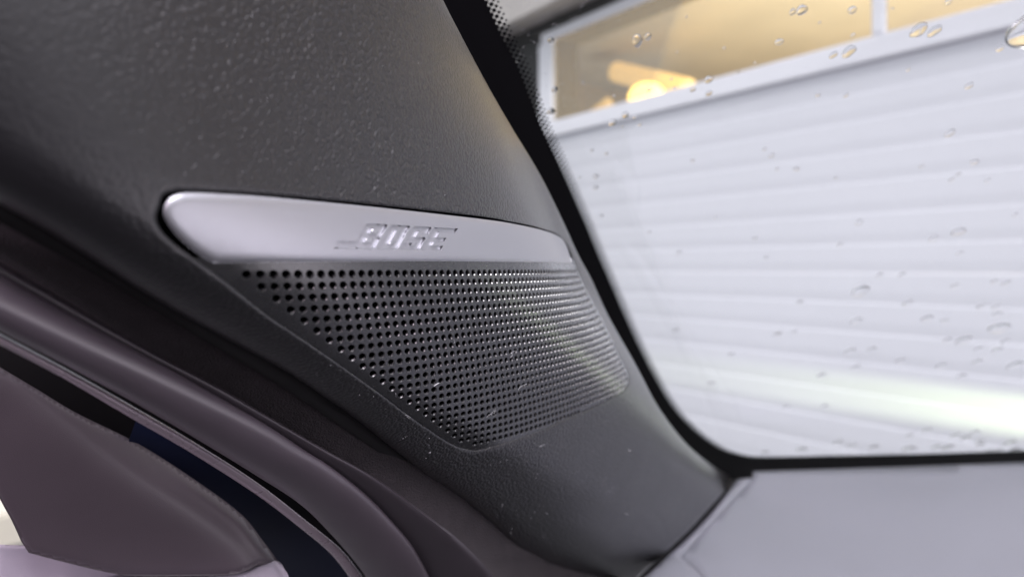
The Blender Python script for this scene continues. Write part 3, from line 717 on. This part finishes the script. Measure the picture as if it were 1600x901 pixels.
# ribbed slats: each a pressed board with a shadow groove under it
edges_z = [.766]; z = .766; 
steps = [.107, .102, .118, .115, .120, .114, .108]
zz = list(np.cumsum([0]+steps)); zs = [.766 - q for q in zz]
while zs[-1] > -1.1: zs.append(zs[-1]-.113)
for a, b in zip(zs[:-1], zs[1:]):
    top_, bot = a, b; lipd = .012
    prof = [(0.0006, top_), (-.0009, top_-.0015), (-.0014, top_-.004), (-.0014, bot+.042), (.0003, bot+.006), (.0006, bot+.0006), (.03, bot+.0006), (.03, top_)]
    V = []; 
    for l in (LL-.0, LR): V += [tuple(car(GS+s_, l, z_+CAMZ)) for s_, z_ in prof]
    n = len(prof); Fc = [(k, (k+1) % n, n+(k+1) % n, n+k) for k in range(n)]+[tuple(range(n))[::-1], tuple(range(n, 2*n))]
    me = meshof('slat', V, Fc, False); bm = bmesh.new(); bm.from_mesh(me); bmesh.ops.recalc_face_normals(bm, faces=bm.faces); bm.to_mesh(me); bm.free()
    link('slat', me, M['door'], garage)
wf = empty('window_frame_loc', (0, 0, 0), None, None); bpy.data.objects.remove(wf)
rail = gbox('bottom_rail', GS-.022, GS+.06, LR, LL, .768, .858, M['frame'], garage, .006)
toprail = gbox('top_rail', GS-.018, GS+.006, LR, LL, 1.335, 1.395, M['frame'], garage, .006)
for l, wd in ((1.2, .05), (-.75, .05)): gbox('mullion', GS-.020, GS+.006, l-wd/2, l+wd/2, .859, 1.334, M['frame'], garage, .006)
gbox('end_post', GS-.020, GS+.006, 3.05, LL+.02, .859, 1.334, M['frame'], garage, .006)
for l0, l1 in ((1.226, 3.049), (-.724, 1.174), (-1.6, -.776)): gbox('pane', GS-.006, GS+.0, l0, l1, .859, 1.334, M['pane'], garage)
facade = empty('garage_building', tuple(car(GS+.2, 3.6, 0)), 'garage building with a pale lintel and dark reveal beside the white door', 'building')
gbox('lintel', GS-.16, GS+.30, LR, 5.2, 1.46, 1.86, M['lintel'], facade, .01)
gbox('inner_soffit', GS+.021, GS+.30, LR, LL+.02, 1.397, 1.457, M['ochre'], facade)
gbox('inner_reveal', GS+.021, GS+.30, LL+.022, LL+.1, -1.15, 1.457, M['ochre'], facade)
gbox('soffit', GS-.02, GS+.02, LR, LL+.3, 1.397, 1.458, M['gap'], facade)
gbox('side_reveal', GS+.0, GS+.02, LL+.022, 5.2, -1.15, 1.458, M['gap'], facade)
gbox('upper_wall', GS-.12, GS+.30, LR, 5.2, 1.862, 4.2, M['render'], facade)
gbox('back_wall', GS+4.3, GS+4.5, -3.2, 6.2, -1.15, 2.2, M['tan'], facade)
gbox('room_ceiling', GS+.32, GS+4.3, -3.2, 6.2, 2.205, 2.3, M['tanlight'], facade)
gbox('side_pier', GS+.021, GS+.30, LL+.102, 5.2, -1.15, 1.458, M['gap'], facade)
gbox('end_wall', GS+.32, GS+4.28, 6.0, 6.2, -1.15, 2.2, M['tan'], facade)
gbox('far_end_wall', GS+.32, GS+4.28, -3.2, -3.0, -1.15, 2.2, M['tan'], facade)
# warm lamp inside: shade, bulb
lp_ = car(GS+1.9, 3.72, 1.20+CAMZ)
ku, kz = (1010-800)/FOC, (V0-152)/FOC
tt = (GS+1.7)/(ku*.8+.6); lp_ = Vector((ku*tt, tt, kz*tt+CAMZ))
lampt = empty('ceiling_lamp', tuple(lp_), 'glowing warm round lamp seen through the garage window', 'lamp')
bm = bmesh.new(); bmesh.ops.create_uvsphere(bm, u_segments=24, v_segments=14, radius=.15, matrix=Matrix.Translation(lp_) @ Matrix.Diagonal((1, 1, .8, 1)))
me = bpy.data.meshes.new('bulb'); bm.to_mesh(me); bm.free(); me.polygons.foreach_set('use_smooth', [True]*len(me.polygons)); link('bulb', me, M['lamp'], lampt)
def tubelamp(u0, v0, u1, v1, s_in, r, label):
    pts = []
    for u, v in ((u0, v0), (u1, v1)):
        ku, kz = (u-800)/FOC, (V0-v)/FOC; tt = (GS+s_in)/(ku*.8+.6); pts.append(Vector((ku*tt, tt, kz*tt+CAMZ)))
    ax = pts[1]-pts[0]; q = ax.to_track_quat('Z', 'Y').to_matrix().to_4x4()
    bm = bmesh.new(); bmesh.ops.create_cone(bm, segments=16, radius1=r, radius2=r, depth=ax.length, cap_ends=True, matrix=Matrix.Translation((pts[0]+pts[1])/2) @ q)
    me = bpy.data.meshes.new('tube_lamp'); bm.to_mesh(me); bm.free(); tag(link('tube_lamp', me, M['tube']), label, 'lamp')
tubelamp(962, 112, 1075, 140, 2.4, .10, 'long slanting lit tube above the round lamp in the garage')
tubelamp(930, 178, 952, 160, 2.6, .06, 'short dim orange light low in the left corner of the garage window')
gl = bpy.data.lights.new('garage_fill', 'AREA'); gl.size = 2.2; gl.energy = 88; gl.color = (1, .88, .68)  # unseen uplight added below the windows to warm the room
go = bpy.data.objects.new('garage_fill', gl); COL.objects.link(go); go.location = car(GS+2.3, 1.6, -.7+CAMZ); go.rotation_euler = (R(180), 0, 0) 
# headlamp beam thrown on the door
ho.location = car(GS-.8, .05, -.44+CAMZ); tgt = car(GS, .50, -.465+CAMZ)
ho.rotation_euler = (ho.location - tgt).to_track_quat('Z', 'Y').to_euler(); ho.scale = (1, .042, 1)

# ground
V = [(-60, -60, 0), (60, -60, 0), (60, 60, 0), (-60, 60, 0)]
g = link('ground', meshof('ground', V, [(0, 1, 2, 3)], False), M['ground']); tag(g, kind='structure')
# neighbour's pale wall and ledge seen through the side glass
q0 = Vector(W(-330, 700, 3.4)); 
wl = empty('neighbour_wall', (-3.4, 3.4, 0), 'pale wall with a beige ledge seen past the mirror cover', 'wall')
for nm, c, sz, m_ in (('wall_face', (-1.78, 2.32, .60), (2, .1, 1.2), 'pale'), ('ledge', (-1.60, 2.10, .385), (2, .34, .10), 'beige')):
    bm = bmesh.new(); bmesh.ops.create_cube(bm, size=1, matrix=Matrix.Translation(c) @ Matrix.Rotation(R(40), 4, 'Z') @ Matrix.Diagonal((*sz, 1)))
    bmesh.ops.bevel(bm, geom=list(bm.edges), offset=.008, segments=2, affect='EDGES')
    me = bpy.data.meshes.new(nm); bm.to_mesh(me); bm.free(); link(nm, me, M[m_], wl)

# roof lining over the seats
V = []; 
roof_pts = [(-1.5, -1.35), (-.14, -1.35), (-.14, .24), (-1.5, .24)]
for z_ in (.36, .40):
    V += [tuple(car(s_, l_, z_+CAMZ)) for s_, l_ in roof_pts]
hd = link('headliner', meshof('headliner', V, [(0,1,2,3),(7,6,5,4),(0,4,5,1),(1,5,6,2),(2,6,7,3),(3,7,4,0)], False), M['headliner']); tag(hd, 'grey cloth roof lining over the cabin', 'headliner')

# rest of the cabin, behind and to the right of the camera
pd = empty('passenger_door', tuple(car(-.3, -1.38, -.3+CAMZ)), 'dark passenger side door trim across the cabin', 'car door')
M['cabin'] = mat('dark_cabin_trim', (.03, .03, .033), .7, noise=(60, .2))
gbox('door_trim', -1.5, .75, -1.42, -1.36, -.75, .12, M['cabin'], pd, .01)
gbox('window_pillar', -.62, -.50, -1.42, -1.36, .121, .38, M['cabin'], pd, .01)
bk = gbox('rear_cabin_wall', -1.56, -1.50, -1.42, .30, -.75, .40, M['cabin'], None, .01); tag(bk, 'dark rear end of the cabin behind the seats', 'cabin wall')
fl = gbox('cabin_floor', -1.5, .75, -1.36, .45, -.82, -.76, M['cabin'], None, .01); tag(fl, 'dark carpeted cabin floor', 'floor mat')
sb = gbox('passenger_seat', -.75, -.62, -1.15, -.60, -.55, .12, M['cabin'], None, .04); tag(sb, 'dark backrest of the passenger seat', 'car seat')
